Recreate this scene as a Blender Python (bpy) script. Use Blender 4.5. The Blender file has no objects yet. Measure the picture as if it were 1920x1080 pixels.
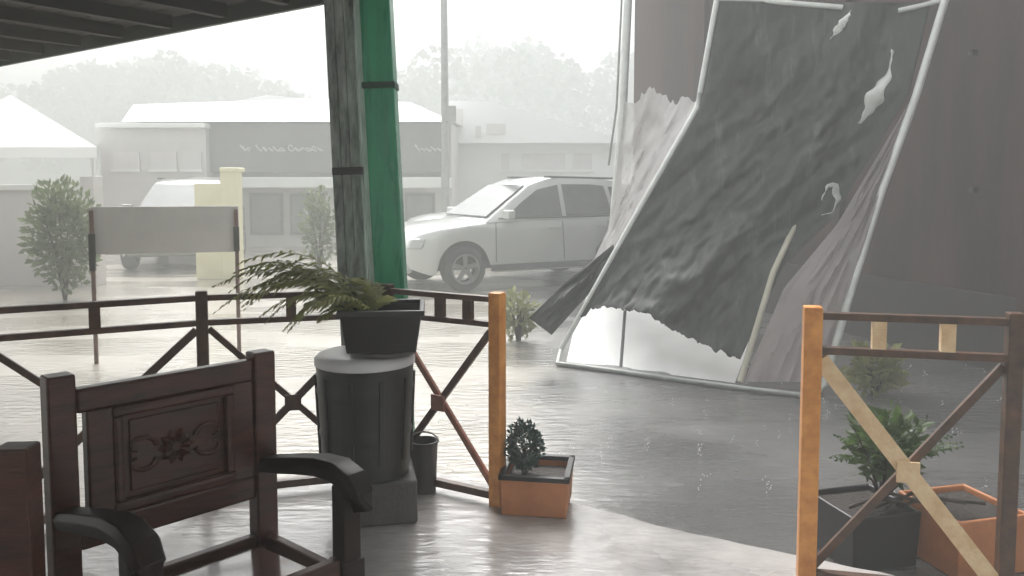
import bpy, math, random
from mathutils import Vector, Matrix, noise

R = math.radians
random.seed(7)
scene = bpy.context.scene
col = scene.collection

# ------------------------------------------------------------------ camera
CAM_Z, FPX, PITCH, SHIFT = 1.45, 1500.0, R(4.0), 90.0
cam_data = bpy.data.cameras.new('camera')
cam = bpy.data.objects.new('camera', cam_data)
col.objects.link(cam)
cam.location = (0, 0, CAM_Z)
cam.rotation_euler = (R(90) - PITCH, 0, 0)
cam_data.sensor_width = 36.0
cam_data.lens = 36.0 * FPX / 1920.0
cam_data.shift_y = -SHIFT / 1920.0
cam_data.clip_start = 0.05
cam_data.clip_end = 2000.0
scene.camera = cam

# ------------------------------------------------------------------ sky and sun
SUN_EL, SUN_AZ = 52.0, -12.0          # behind the cloud, ahead and a little left
world = bpy.data.worlds.new('World')
scene.world = world
world.use_nodes = True
wn, wl = world.node_tree.nodes, world.node_tree.links
wn.clear()
w_out = wn.new('ShaderNodeOutputWorld')
w_bg = wn.new('ShaderNodeBackground')
w_hs = wn.new('ShaderNodeHueSaturation')
w_sky = wn.new('ShaderNodeTexSky')
w_sky.sky_type = 'NISHITA'
w_sky.sun_disc = False
w_sky.sun_elevation = R(SUN_EL)
w_sky.sun_rotation = R(SUN_AZ)
w_sky.air_density = 1.2
w_sky.dust_density = 6.0
w_sky.ozone_density = 1.0
w_hs.inputs['Saturation'].default_value = 0.10
w_bg.inputs['Strength'].default_value = 0.15
wl.new(w_sky.outputs['Color'], w_hs.inputs['Color'])
wl.new(w_hs.outputs['Color'], w_bg.inputs['Color'])
wl.new(w_bg.outputs['Background'], w_out.inputs['Surface'])

sun_data = bpy.data.lights.new('sun', 'SUN')
sun_data.energy = 1.0
sun_data.angle = R(30)
sun_data.color = (1.0, 0.97, 0.93)
sun = bpy.data.objects.new('sun', sun_data)
col.objects.link(sun)
sd = Vector((math.sin(R(SUN_AZ)) * math.cos(R(SUN_EL)), math.cos(R(SUN_AZ)) * math.cos(R(SUN_EL)), math.sin(R(SUN_EL))))
sun.rotation_euler = sd.to_track_quat('Z', 'Y').to_euler()
sun.location = sd * 30

scene.view_settings.view_transform = 'Standard'
scene.view_settings.look = 'None'
scene.view_settings.exposure = 1.87
scene.view_settings.gamma = 1.0
scene.render.engine = 'CYCLES'
scene.cycles.max_bounces = 8
scene.cycles.volume_bounces = 2
scene.cycles.transparent_max_bounces = 12
scene.cycles.use_denoising = True
scene.cycles.sample_clamp_indirect = 6.0

HAZE = 0.034

# ------------------------------------------------------------------ pixel -> place helpers
_F = Vector((0, math.cos(PITCH), -math.sin(PITCH)))
_U = Vector((0, math.sin(PITCH), math.cos(PITCH)))


def ray(px, py):
    return _F + Vector((1, 0, 0)) * ((px - 960) / FPX) + _U * ((540 - SHIFT - py) / FPX)


def at(px, py, d):
    r = ray(px, py)
    return Vector((0, 0, CAM_Z)) + r * (d / r.y)


def gr(px, py, z):
    r = ray(px, py)
    return Vector((0, 0, CAM_Z)) + r * ((z - CAM_Z) / r.z)


# ------------------------------------------------------------------ materials
def mat(name, c, rough=0.6, var=0.15, scale=6.0, bump=0.0, bscale=None, c2=None, metal=0.0, stretch=None,
        trans=0.0, spec=0.5, rvar=0.0, coat=0.0, ior=None, detail=6.0):
    m = bpy.data.materials.new(name)
    m.use_nodes = True
    n, l = m.node_tree.nodes, m.node_tree.links
    b = n['Principled BSDF']
    tc = n.new('ShaderNodeTexCoord')
    mp = n.new('ShaderNodeMapping')
    l.new(tc.outputs['Object'], mp.inputs['Vector'])
    if stretch:
        mp.inputs['Scale'].default_value = stretch
    nz = n.new('ShaderNodeTexNoise')
    nz.inputs['Scale'].default_value = scale
    nz.inputs['Detail'].default_value = detail
    nz.inputs['Roughness'].default_value = 0.62
    l.new(mp.outputs['Vector'], nz.inputs['Vector'])
    rmp = n.new('ShaderNodeValToRGB')
    rmp.color_ramp.elements[0].position = 0.3
    rmp.color_ramp.elements[1].position = 0.7
    if c2 is None:
        a = tuple(max(0, x * (1 - var)) for x in c)
        e = tuple(min(1, x * (1 + var)) for x in c)
    else:
        a, e = c, c2
    rmp.color_ramp.elements[0].color = (*a, 1)
    rmp.color_ramp.elements[1].color = (*e, 1)
    l.new(nz.outputs['Fac'], rmp.inputs['Fac'])
    l.new(rmp.outputs['Color'], b.inputs['Base Color'])
    b.inputs['Metallic'].default_value = metal
    b.inputs['Specular IOR Level'].default_value = spec
    b.inputs['Coat Weight'].default_value = coat
    b.inputs['Coat Roughness'].default_value = 0.08
    b.inputs['Transmission Weight'].default_value = trans
    if ior:
        b.inputs['IOR'].default_value = ior
    if rvar:
        mr = n.new('ShaderNodeMapRange')
        mr.inputs['From Min'].default_value = 0.3
        mr.inputs['From Max'].default_value = 0.7
        mr.inputs['To Min'].default_value = max(0.02, rough - rvar)
        mr.inputs['To Max'].default_value = min(1, rough + rvar)
        l.new(nz.outputs['Fac'], mr.inputs['Value'])
        l.new(mr.outputs['Result'], b.inputs['Roughness'])
    else:
        b.inputs['Roughness'].default_value = rough
    if bump:
        n2 = n.new('ShaderNodeTexNoise')
        n2.inputs['Scale'].default_value = bscale or scale * 4
        n2.inputs['Detail'].default_value = 5.0
        l.new(mp.outputs['Vector'], n2.inputs['Vector'])
        bp = n.new('ShaderNodeBump')
        bp.inputs['Strength'].default_value = bump
        bp.inputs['Distance'].default_value = 0.02
        l.new(n2.outputs['Fac'], bp.inputs['Height'])
        l.new(bp.outputs['Normal'], b.inputs['Normal'])
    return m


def sheet_mat(name, c, alpha=1.0, translucent=0.4, rough=0.35, scale=3.0, var=0.12):
    """thin tarpaulin / plastic: surface gloss + light coming through, optionally see-through"""
    m = mat(name, c, rough=rough, var=var, scale=scale, bump=0.25, bscale=14, rvar=0.12)
    n, l = m.node_tree.nodes, m.node_tree.links
    b = n['Principled BSDF']
    out = n['Material Output']
    tr = n.new('ShaderNodeBsdfTranslucent')
    tr.inputs['Color'].default_value = (*c, 1)
    mx = n.new('ShaderNodeMixShader')
    mx.inputs['Fac'].default_value = translucent
    l.new(b.outputs[0], mx.inputs[1])
    l.new(tr.outputs[0], mx.inputs[2])
    if alpha < 1:
        tp = n.new('ShaderNodeBsdfTransparent')
        m2 = n.new('ShaderNodeMixShader')
        m2.inputs['Fac'].default_value = alpha
        l.new(tp.outputs[0], m2.inputs[1])
        l.new(mx.outputs[0], m2.inputs[2])
        mx = m2
    l.new(mx.outputs[0], out.inputs['Surface'])
    return m


def leaf_mat(name, c, c2):
    m = mat(name, c, rough=0.4, c2=c2, scale=7)
    n, l = m.node_tree.nodes, m.node_tree.links
    b, out = n['Principled BSDF'], n['Material Output']
    tr = n.new('ShaderNodeBsdfTranslucent')
    rp_ = [x for x in n if x.type == 'VALTORGB'][0]
    l.new(rp_.outputs['Color'], tr.inputs['Color'])
    mx = n.new('ShaderNodeMixShader')
    mx.inputs['Fac'].default_value = 0.5
    l.new(b.outputs[0], mx.inputs[1])
    l.new(tr.outputs[0], mx.inputs[2])
    l.new(mx.outputs[0], out.inputs['Surface'])
    return m


def wet_mat(name, c, c2, scale, pud_scale, r_lo, r_hi, ripple=0.12, stretch=(1, 1, 1)):
    """rain-soaked paving: two-tone stain, film of water with wind-ruffled ripples"""
    m = mat(name, c, rough=0.3, scale=scale, c2=c2)
    n, l = m.node_tree.nodes, m.node_tree.links
    b = n['Principled BSDF']
    tc = [x for x in n if x.type == 'TEX_COORD'][0]
    pn = n.new('ShaderNodeTexNoise')
    pn.inputs['Scale'].default_value = pud_scale
    pn.inputs['Detail'].default_value = 4
    mp = n.new('ShaderNodeMapping')
    mp.inputs['Scale'].default_value = stretch
    l.new(tc.outputs['Object'], mp.inputs['Vector'])
    l.new(mp.outputs['Vector'], pn.inputs['Vector'])
    mr = n.new('ShaderNodeMapRange')
    mr.inputs['From Min'].default_value = 0.4
    mr.inputs['From Max'].default_value = 0.6
    mr.inputs['To Min'].default_value = r_lo
    mr.inputs['To Max'].default_value = r_hi
    l.new(pn.outputs['Fac'], mr.inputs['Value'])
    l.new(mr.outputs['Result'], b.inputs['Roughness'])
    rn = n.new('ShaderNodeTexNoise')
    rn.inputs['Scale'].default_value = 9
    rn.inputs['Detail'].default_value = 6
    mp2 = n.new('ShaderNodeMapping')
    mp2.inputs['Scale'].default_value = (0.7, 2.2, 1)
    mp2.inputs['Rotation'].default_value = (0, 0, R(-12))
    l.new(tc.outputs['Object'], mp2.inputs['Vector'])
    l.new(mp2.outputs['Vector'], rn.inputs['Vector'])
    bp = n.new('ShaderNodeBump')
    bp.inputs['Strength'].default_value = ripple
    bp.inputs['Distance'].default_value = 0.05
    l.new(rn.outputs['Fac'], bp.inputs['Height'])
    l.new(bp.outputs['Normal'], b.inputs['Normal'])
    b.inputs['Coat Weight'].default_value = 0.7
    b.inputs['Coat Roughness'].default_value = 0.12
    b.inputs['Coat IOR'].default_value = 1.33
    l.new(bp.outputs['Normal'], b.inputs['Coat Normal'])
    return m


M = {
    'ground': wet_mat('wet_yard', (0.080, 0.080, 0.080), (0.18, 0.178, 0.175), 0.5, 0.45, 0.05, 0.42, 0.26, (0.8, 2.6, 1)),
    'porch': wet_mat('wet_cement', (0.17, 0.165, 0.16), (0.56, 0.53, 0.515), 1.1, 0.9, 0.08, 0.35, 0.16, (1, 2, 1)),
    'mahogany': mat('dark_varnished_wood', (0.018, 0.0055, 0.0035), 0.32, c2=(0.098, 0.031, 0.017), spec=0.4, scale=7, stretch=(1, 1, 5), bump=0.1, bscale=30, coat=0.12),
    'shaded_wood': mat('backlit_wood', (0.007, 0.0035, 0.003), 0.42, c2=(0.022, 0.009, 0.006), scale=7, spec=0.3),  # darker copy of the chair wood; backlit shade put into the colour
    'mahogany_wet': mat('rain_wet_wood', (0.035, 0.012, 0.010), 0.2, c2=(0.11, 0.045, 0.036), scale=7, coat=1.0, spec=0.8),
    'orange': mat('orange_paint', (0.52, 0.19, 0.04), 0.42, c2=(0.86, 0.40, 0.11), scale=13, bump=0.12, bscale=40, rvar=0.12),
    'brown': mat('rail_brown', (0.035, 0.021, 0.015), 0.4, c2=(0.14, 0.070, 0.040), scale=15, bump=0.1, bscale=50),  # dark brown tone of rails, spacers, thin braces and plain posts
    'cream_paint': mat('cream_paint', (0.66, 0.43, 0.22), 0.5, c2=(0.84, 0.66, 0.42), scale=16, bump=0.25, bscale=60),
    'redbrown': mat('faded_red_paint', (0.26, 0.11, 0.085), 0.45, c2=(0.38, 0.19, 0.14), scale=12, bump=0.1, bscale=50),
    'green': mat('green_gloss_paint', (0.008, 0.17, 0.078), 0.30, c2=(0.022, 0.33, 0.16), scale=7, stretch=(2, 2, .25), rvar=0.12, bump=0.08, bscale=30),
    'green_dark': mat('dark_green_joint', (0.006, 0.04, 0.022), 0.5),
    'green_pale': mat('worn_pale_green', (0.30, 0.42, 0.34), 0.45, var=0.25, scale=8),
    'grey_post': mat('weathered_grey_timber', (0.07, 0.085, 0.078), 0.65, c2=(0.55, 0.58, 0.55), scale=11, stretch=(1.8, 1.8, 0.45), bump=0.4, bscale=40, detail=9),
    'drum': mat('black_plastic', (0.012, 0.0125, 0.010), 0.38, var=0.3, scale=5, stretch=(3, 3, .4), bump=0.08, bscale=20),
    'white_lid': mat('white_plastic', (0.66, 0.65, 0.66), 0.35, var=0.06, scale=6),
    'pedestal': mat('grey_cement_block', (0.07, 0.064, 0.064), 0.55, var=0.25, scale=9, bump=0.3, bscale=50),
    'pot': mat('dark_brown_pot', (0.012, 0.010, 0.010), 0.4, var=0.2, scale=6, bump=0.05),
    'soil': mat('wet_soil', (0.02, 0.014, 0.01), 0.7, var=0.4, scale=30, bump=0.8, bscale=60),
    'terracotta': mat('orange_terracotta', (0.40, 0.145, 0.055), 0.55, c2=(0.54, 0.22, 0.09), scale=7, bump=0.15, bscale=50),
    'black': mat('black_trim', (0.012, 0.012, 0.012), 0.45, var=0.2),
    'frond': leaf_mat('palm_green', (0.15, 0.17, 0.05), (0.40, 0.40, 0.16)),
    'frond_light': leaf_mat('pale_leaf', (0.20, 0.22, 0.10), (0.30, 0.31, 0.17)),
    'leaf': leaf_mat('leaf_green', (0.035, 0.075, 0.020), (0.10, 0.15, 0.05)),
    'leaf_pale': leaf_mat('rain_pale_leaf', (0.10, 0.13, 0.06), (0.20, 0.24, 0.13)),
    'leaf_blue': mat('blue_green_leaf', (0.018, 0.052, 0.045), 0.42, c2=(0.05, 0.095, 0.078), scale=8),
    'twig': mat('dark_twig', (0.03, 0.022, 0.015), 0.7, var=0.3),
    'soffit': mat('dark_soffit', (0.022, 0.017, 0.016), 0.7, c2=(0.05, 0.038, 0.036), scale=3, bump=0.3, bscale=20),
    'rafter': mat('dark_rafter', (0.010, 0.008, 0.007), 0.7, var=0.3, scale=5, bump=0.2),
    'fascia': mat('dark_green_grey_fascia', (0.035, 0.042, 0.036), 0.5, var=0.25, scale=3),
    'roof_metal': mat('zinc_roof', (0.30, 0.30, 0.31), 0.4, var=0.1, scale=2, metal=0.3),
    'tarp': sheet_mat('dark_grey_tarpaulin', (0.013, 0.017, 0.015), 1.0, 0.06, 0.50, 5.0, 0.8),
    'tarp_flap': sheet_mat('dark_tarpaulin_flap', (0.016, 0.020, 0.018), 1.0, 0.06, 0.5, 4.0, 0.6),
    'sheet_grey': sheet_mat('grey_plastic_sheet', (0.38, 0.34, 0.345), 1.0, 0.42, 0.35, 2.0, 0.12),
    'sheet_clear': sheet_mat('milky_plastic_sheet', (0.72, 0.70, 0.70), 0.72, 0.5, 0.3, 3.0, 0.08),
    'sheet_white': sheet_mat('white_plastic_sheet', (0.80, 0.82, 0.80), 0.94, 0.55, 0.3, 3.0, 0.05),
    'sheet_lower': sheet_mat('white_gap_sheet', (0.92, 0.93, 0.92), 1.0, 0.25, 0.4, 3.0, 0.02),
    'steel': mat('white_enamelled_tube', (0.62, 0.64, 0.62), 0.35, var=0.12, scale=9, metal=0.1),
    'steel_grey': mat('galvanised_tube', (0.28, 0.29, 0.28), 0.4, var=0.2, scale=9, metal=0.4),
    'strip': mat('pale_yellowed_batten', (0.42, 0.40, 0.30), 0.5, c2=(0.55, 0.52, 0.45), scale=5),
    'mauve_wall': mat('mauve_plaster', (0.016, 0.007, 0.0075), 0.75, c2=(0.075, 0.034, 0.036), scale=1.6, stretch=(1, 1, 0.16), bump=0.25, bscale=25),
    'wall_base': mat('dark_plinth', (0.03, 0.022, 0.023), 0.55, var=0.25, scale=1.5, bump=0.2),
    'frame_dark': mat('dark_frame', (0.03, 0.026, 0.027), 0.5, var=0.2),
    'glass': mat('dark_glass', (0.16, 0.17, 0.172), 0.06, var=0.1, spec=0.8),
    'car_silver': mat('silver_white_paint', (0.60, 0.62, 0.60), 0.30, var=0.04, scale=2, coat=0.8),
    'car_grey': mat('grey_car_paint', (0.11, 0.11, 0.105), 0.3, var=0.06, scale=2, coat=0.8),
    'tyre': mat('tyre_rubber', (0.055, 0.055, 0.056), 0.7, var=0.2),
    'rim': mat('alloy_rim', (0.35, 0.35, 0.36), 0.35, metal=0.7, var=0.1),
    'trim': mat('grey_trim', (0.10, 0.10, 0.10), 0.5, var=0.15),
    'lamp_red': mat('tail_lamp', (0.30, 0.02, 0.02), 0.2, var=0.1),
    'lamp_clear': mat('headlamp_lens', (0.55, 0.57, 0.57), 0.1, var=0.05, spec=0.8),
    'board': mat('grey_board', (0.52, 0.51, 0.49), 0.55, c2=(0.62, 0.61, 0.585), scale=2.5),
    'pole_dark': mat('dark_post', (0.035, 0.034, 0.028), 0.5, var=0.2),
    'pole_rust': mat('rusty_post', (0.17, 0.10, 0.085), 0.6, var=0.3, scale=14),
    'sign_grey': mat('charcoal_sign_panel', (0.14, 0.14, 0.14), 0.5, var=0.12, scale=0.6),
    'sign_letter': mat('white_lettering', (0.46, 0.46, 0.455), 0.5, var=0.04),
    'pale_wall': mat('pale_render', (0.55, 0.53, 0.515), 0.75, var=0.1, scale=0.6, bump=0.1),
    'white_wall': mat('white_render', (0.72, 0.73, 0.71), 0.7, var=0.05, scale=0.7),
    'white_roof': mat('white_roofing', (0.80, 0.81, 0.80), 0.5, var=0.03, scale=0.8),
    'cream': mat('cream_render', (0.70, 0.66, 0.44), 0.6, c2=(0.80, 0.77, 0.56), scale=3),
    'grey_wall': mat('grey_boundary_render', (0.52, 0.51, 0.51), 0.7, c2=(0.62, 0.585, 0.57), scale=0.9, bump=0.2),
    'opening': mat('dark_opening', (0.05, 0.05, 0.05), 0.6, var=0.1),
    'droplet': mat('white_water', (0.85, 0.87, 0.87), 0.15, var=0.05),
    'hill': mat('wooded_slope', (0.045, 0.06, 0.035), 0.9, var=0.3, scale=0.1),
    'wood': mat('far_foliage', (0.040, 0.060, 0.032), 0.8, var=0.4, scale=0.2),
}


# mottled pale and dark streaks in the tarpaulin colour, running down the sheet
_n, _l = M['tarp'].node_tree.nodes, M['tarp'].node_tree.links
_b = _n['Principled BSDF']
_tc = [x for x in _n if x.type == 'TEX_COORD'][0]
_mp = _n.new('ShaderNodeMapping')
_mp.inputs['Rotation'].default_value = (0, R(-24), 0)
_mp.inputs['Scale'].default_value = (3.2, 1.0, 0.55)
_l.new(_tc.outputs['Object'], _mp.inputs['Vector'])
_sn = _n.new('ShaderNodeTexNoise')
_sn.inputs['Scale'].default_value = 2.4
_sn.inputs['Detail'].default_value = 9
_sn.inputs['Roughness'].default_value = 0.72
_l.new(_mp.outputs['Vector'], _sn.inputs['Vector'])
_rr = _n.new('ShaderNodeValToRGB')
_cr = _rr.color_ramp
_cr.elements[0].position, _cr.elements[0].color = 0.36, (0.006, 0.009, 0.008, 1)
_cr.elements[1].position, _cr.elements[1].color = 0.78, (0.13, 0.14, 0.13, 1)
_e = _cr.elements.new(0.56)
_e.color = (0.024, 0.030, 0.027, 1)
_l.new(_sn.outputs['Fac'], _rr.inputs['Fac'])
_l.new(_rr.outputs['Color'], _b.inputs['Base Color'])

# the yard: pale sandy tone on the left passing unevenly into dark grey on the right
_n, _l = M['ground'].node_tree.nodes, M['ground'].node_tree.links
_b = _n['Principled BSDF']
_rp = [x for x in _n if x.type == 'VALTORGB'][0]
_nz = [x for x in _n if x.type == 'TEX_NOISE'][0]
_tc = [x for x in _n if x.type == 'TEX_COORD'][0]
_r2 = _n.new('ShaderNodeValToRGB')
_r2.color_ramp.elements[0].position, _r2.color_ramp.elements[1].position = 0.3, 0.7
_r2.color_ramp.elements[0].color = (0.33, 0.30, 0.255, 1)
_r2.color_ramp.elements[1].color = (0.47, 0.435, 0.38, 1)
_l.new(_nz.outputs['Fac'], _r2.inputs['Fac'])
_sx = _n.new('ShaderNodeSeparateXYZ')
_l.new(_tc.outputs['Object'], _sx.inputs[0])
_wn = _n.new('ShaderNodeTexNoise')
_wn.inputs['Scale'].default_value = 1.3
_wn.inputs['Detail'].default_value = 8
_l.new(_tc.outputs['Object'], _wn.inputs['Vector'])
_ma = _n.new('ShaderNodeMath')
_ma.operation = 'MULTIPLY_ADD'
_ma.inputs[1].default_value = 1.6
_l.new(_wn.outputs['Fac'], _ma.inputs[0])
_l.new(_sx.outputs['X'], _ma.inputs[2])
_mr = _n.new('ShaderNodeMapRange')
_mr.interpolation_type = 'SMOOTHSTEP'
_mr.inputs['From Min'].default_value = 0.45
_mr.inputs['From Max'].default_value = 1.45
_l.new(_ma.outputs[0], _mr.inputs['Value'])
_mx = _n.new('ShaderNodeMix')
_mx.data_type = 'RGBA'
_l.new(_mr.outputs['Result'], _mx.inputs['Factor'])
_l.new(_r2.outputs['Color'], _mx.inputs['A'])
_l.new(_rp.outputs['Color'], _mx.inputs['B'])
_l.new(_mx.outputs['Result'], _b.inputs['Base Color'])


# ------------------------------------------------------------------ mesh builder
class MB:
    def __init__(self):
        self.v, self.f = [], []

    def add(self, vs, fs):
        o = len(self.v)
        self.v += [Vector(p) for p in vs]
        self.f += [tuple(i + o for i in q) for q in fs]
        return self

    def frame_box(self, c, ax, ay, az):
        """box: centre + three half-axis vectors"""
        c, ax, ay, az = Vector(c), Vector(ax), Vector(ay), Vector(az)
        vs = [c + sx * ax + sy * ay + sz * az for sz in (-1, 1) for sy in (-1, 1) for sx in (-1, 1)]
        return self.add(vs, [(0, 2, 3, 1), (4, 5, 7, 6), (0, 1, 5, 4), (2, 6, 7, 3), (0, 4, 6, 2), (1, 3, 7, 5)])

    def box(self, c, s, rz=0.0):
        cz, sz = math.cos(rz), math.sin(rz)
        return self.frame_box(c, (cz * s[0] / 2, sz * s[0] / 2, 0), (-sz * s[1] / 2, cz * s[1] / 2, 0), (0, 0, s[2] / 2))

    def bar(self, p, q, w, h, up=(0, 0, 1)):
        """square bar from p to q; w across, h along 'up'"""
        p, q = Vector(p), Vector(q)
        d = (q - p)
        n = d.normalized()
        up = Vector(up)
        if abs(n.dot(up)) > 0.98:
            up = Vector((0, 1, 0))
        side = n.cross(up).normalized()
        u = side.cross(n).normalized()
        return self.frame_box((p + q) / 2, d / 2, side * (w / 2), u * (h / 2))

    def sweep(self, pts, prof, closed_ends=True, scale=None, up=(0, 0, 1)):
        """sweep a 2D profile (list of (a,b)) along pts"""
        pts = [Vector(p) for p in pts]
        k = len(prof)
        vs, fs = [], []
        for i, p in enumerate(pts):
            t = (pts[min(i + 1, len(pts) - 1)] - pts[max(i - 1, 0)]).normalized()
            u0 = Vector(up)
            if abs(t.dot(u0)) > 0.97:
                u0 = Vector((0.3, 1, 0)).normalized()
            s = t.cross(u0).normalized()
            u = s.cross(t).normalized()
            sc = scale[i] if scale else 1.0
            vs += [p + s * (a * sc) + u * (b * sc) for a, b in prof]
        for i in range(len(pts) - 1):
            for j in range(k):
                fs.append((i * k + j, i * k + (j + 1) % k, (i + 1) * k + (j + 1) % k, (i + 1) * k + j))
        if closed_ends:
            fs.append(tuple(range(k - 1, -1, -1)))
            fs.append(tuple(range((len(pts) - 1) * k, len(pts) * k)))
        return self.add(vs, fs)

    def tube(self, pts, r, n=8, scale=None):
        prof = [(r * math.cos(2 * math.pi * i / n), r * math.sin(2 * math.pi * i / n)) for i in range(n)]
        return self.sweep(pts, prof, True, scale)

    def lathe(self, c, prof, n=24, ax=None):
        """prof: list of (radius, z)"""
        c = Vector(c)
        vs, fs = [], []
        for r, z in prof:
            vs += [c + Vector((r * math.cos(2 * math.pi * i / n), r * math.sin(2 * math.pi * i / n), z)) for i in range(n)]
        for a in range(len(prof) - 1):
            for i in range(n):
                fs.append((a * n + i, a * n + (i + 1) % n, (a + 1) * n + (i + 1) % n, (a + 1) * n + i))
        fs.append(tuple(range(n - 1, -1, -1)))
        fs.append(tuple(range((len(prof) - 1) * n, len(prof) * n)))
        return self.add(vs, fs)

    def grid(self, fn, nu, nv):
        vs = [fn(i / nu, j / nv) for j in range(nv + 1) for i in range(nu + 1)]
        fs = [(j * (nu + 1) + i, j * (nu + 1) + i + 1, (j + 1) * (nu + 1) + i + 1, (j + 1) * (nu + 1) + i)
              for j in range(nv) for i in range(nu)]
        return self.add(vs, fs)

    def prism(self, poly, vec):
        """polygon (3D points) extruded by vec"""
        poly = [Vector(p) for p in poly]
        k = len(poly)
        vs = poly + [p + Vector(vec) for p in poly]
        fs = [tuple(range(k - 1, -1, -1)), tuple(range(k, 2 * k))]
        fs += [(i, (i + 1) % k, (i + 1) % k + k, i + k) for i in range(k)]
        return self.add(vs, fs)

    def build(self, name, material, parent=None, smooth=False, bevel=0.0, solid=0.0, origin=None):
        off = Vector((0, 0, 0))
        p = parent
        while p is not None:
            off += p.location
            p = p.parent
        own = Vector(origin) if origin is not None else Vector((0, 0, 0))
        me = bpy.data.meshes.new(name)
        me.from_pydata([tuple(v - off - own) for v in self.v], [], self.f)
        me.update()
        import bmesh
        bm = bmesh.new()
        bm.from_mesh(me)
        bmesh.ops.recalc_face_normals(bm, faces=bm.faces)
        bm.to_mesh(me)
        bm.free()
        me.materials.append(M[material])
        if smooth:
            me.shade_smooth()
            me.set_sharp_from_angle(angle=R(45))
        o = bpy.data.objects.new(name, me)
        col.objects.link(o)
        o.location = own
        if parent is not None:
            o.parent = parent
        if solid:
            s = o.modifiers.new('thickness', 'SOLIDIFY')
            s.thickness = solid
        if bevel:
            b = o.modifiers.new('bevel', 'BEVEL')
            b.width = bevel
            b.segments = 2
            b.limit_method = 'ANGLE'
        return o


def tag(o, label=None, cat=None, group=None, kind=None):
    if label:
        o['label'] = label
    if cat:
        o['category'] = cat
    if group:
        o['group'] = group
    if kind:
        o['kind'] = kind
    return o


def thing(name, loc, label, cat, group=None):
    e = bpy.data.objects.new(name, None)
    col.objects.link(e)
    e.location = loc
    e.empty_display_size = 0.2
    return tag(e, label, cat, group)


def copy_tree(o, parent=None):
    c = o.copy()
    col.objects.link(c)
    if parent is not None:
        c.parent = parent
    for ch in [x for x in o.children]:
        copy_tree(ch, c)
    return c


GZ = -0.12      # yard level; the porch floor is z = 0

# =================================================================== SETTING
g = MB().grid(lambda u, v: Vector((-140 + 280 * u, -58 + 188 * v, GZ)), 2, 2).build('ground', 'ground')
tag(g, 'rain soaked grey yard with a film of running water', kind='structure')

# porch floor slab, its front edge runs just outside the railings
edge = [(-9.0, 0.20), (-2.8, 3.08), (-0.62, 4.10), (0.02, 3.72)]
for k in range(1, 46):
    x = 0.02 + k * 0.04
    y = 3.72 - (x - 0.02) * 0.62 + (0.10 * (x - 1.1) if x > 1.1 else 0)
    edge.append((x, y + 0.05 * noise.noise(Vector((x * 2.1, 4, 0))) + 0.018 * noise.noise(Vector((x * 9, 2, 0)))))
edge.append((6.0, 1.6))
poly = [Vector((x, y, GZ - 0.05)) for x, y in edge] + [Vector((6, -5, GZ - 0.05)), Vector((-9, -5, GZ - 0.05))]
pf = MB().prism(poly, (0, 0, 0.05 - GZ)).build('porch_floor', 'porch', bevel=0.012)
tag(pf, 'wet pale cement porch floor', kind='structure')

# hillside far behind, lost in the rain
def hill_h(x, y):
    k = max(0.0, min(1.0, (y - 44) / 26))
    return GZ - 0.3 + k * k * (3 - 2 * k) * (6 + 2.0 * noise.noise(Vector((x * 0.05, 3.1, 0))) - 3 * math.exp(-((x + 12) / 9) ** 2))
h = MB().grid(lambda u, v: Vector((-130 + 260 * u, 42 + 80 * v, hill_h(-130 + 260 * u, 42 + 80 * v))), 60, 24).build('hill', 'hill', smooth=True)
tag(h, kind='structure')

# far wood on that slope: one mass
contour = [(-400, 120), (0, 118), (150, 100), (300, 92), (400, 98), (470, 112), (530, 150), (620, 168), (700, 165), (760, 135),
           (800, 95), (850, 66), (900, 60), (950, 82), (1005, 62), (1050, 95), (1090, 135), (1115, 105), (1150, 85), (1400, 60), (2400, 60)]
def contour_y(px):
    for (a, ya), (b, yb) in zip(contour, contour[1:]):
        if a <= px <= b:
            return ya + (yb - ya) * (px - a) / (b - a)
    return 100
wd = MB()
for k in range(150):
    px = random.uniform(-350, 1700)
    d = random.uniform(50, 66)
    top = at(px, contour_y(px) + random.uniform(0, 55), d)
    base_z = hill_h(top.x, top.y)
    hh = max(3.0, min(8.0, top.z - base_z))
    rad = hh * random.uniform(0.26, 0.38)
    for q in range(300):
        th, ph = random.uniform(0, 2 * math.pi), math.acos(random.uniform(-1, 1))
        rr = random.uniform(0.55, 1.0) ** 0.6
        c = Vector((top.x + rad * rr * math.sin(ph) * math.cos(th), top.y + rad * rr * math.sin(ph) * math.sin(th),
                    top.z - hh * 0.42 + hh * 0.42 * rr * math.cos(ph)))
        s = random.uniform(0.16, 0.40)
        a = Vector((random.gauss(0, 1), random.gauss(0, 1), random.gauss(0, .6))).normalized() * s
        b = a.cross(Vector((random.gauss(0, 1), random.gauss(0, 1), random.gauss(0, 1)))).normalized() * s * 0.8
        wd.add([c - a, c + b, c + a, c - b], [(0, 1, 2, 3)])
    wd.bar((top.x, top.y, base_z - .3), (top.x, top.y, top.z - hh * .4), .3, .3)
tag(wd.build('far_wood', 'wood'), 'pale wooded hillside fading into the rain', kind='stuff')

# =================================================================== PORCH ROOF
RZ = 2.65
e0, e1 = Vector((-9.6, 11.3, RZ)), Vector((-1.25, 5.34, RZ))
ed = (e1 - e0).normalized()
en = Vector((-ed.y, ed.x, 0))                # outward, away from the camera
pr = thing('porch_roof', (-4, 3, RZ), 'dark porch roof edge slanting across the upper left corner', 'roof')
roof_poly = [e0, e1, Vector((-0.85, 4.95, RZ)), Vector((-0.15, 3.75, RZ)), Vector((0.9, 1.9, RZ)), Vector((4.0, 0.8, RZ)), Vector((4.0, -3, RZ)), Vector((-9.6, -3, RZ))]
MB().prism([p + Vector((0, 0, 0.12)) for p in roof_poly], (0, 0, 0.03)).build('roof_sheet', 'roof_metal', pr)
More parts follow.
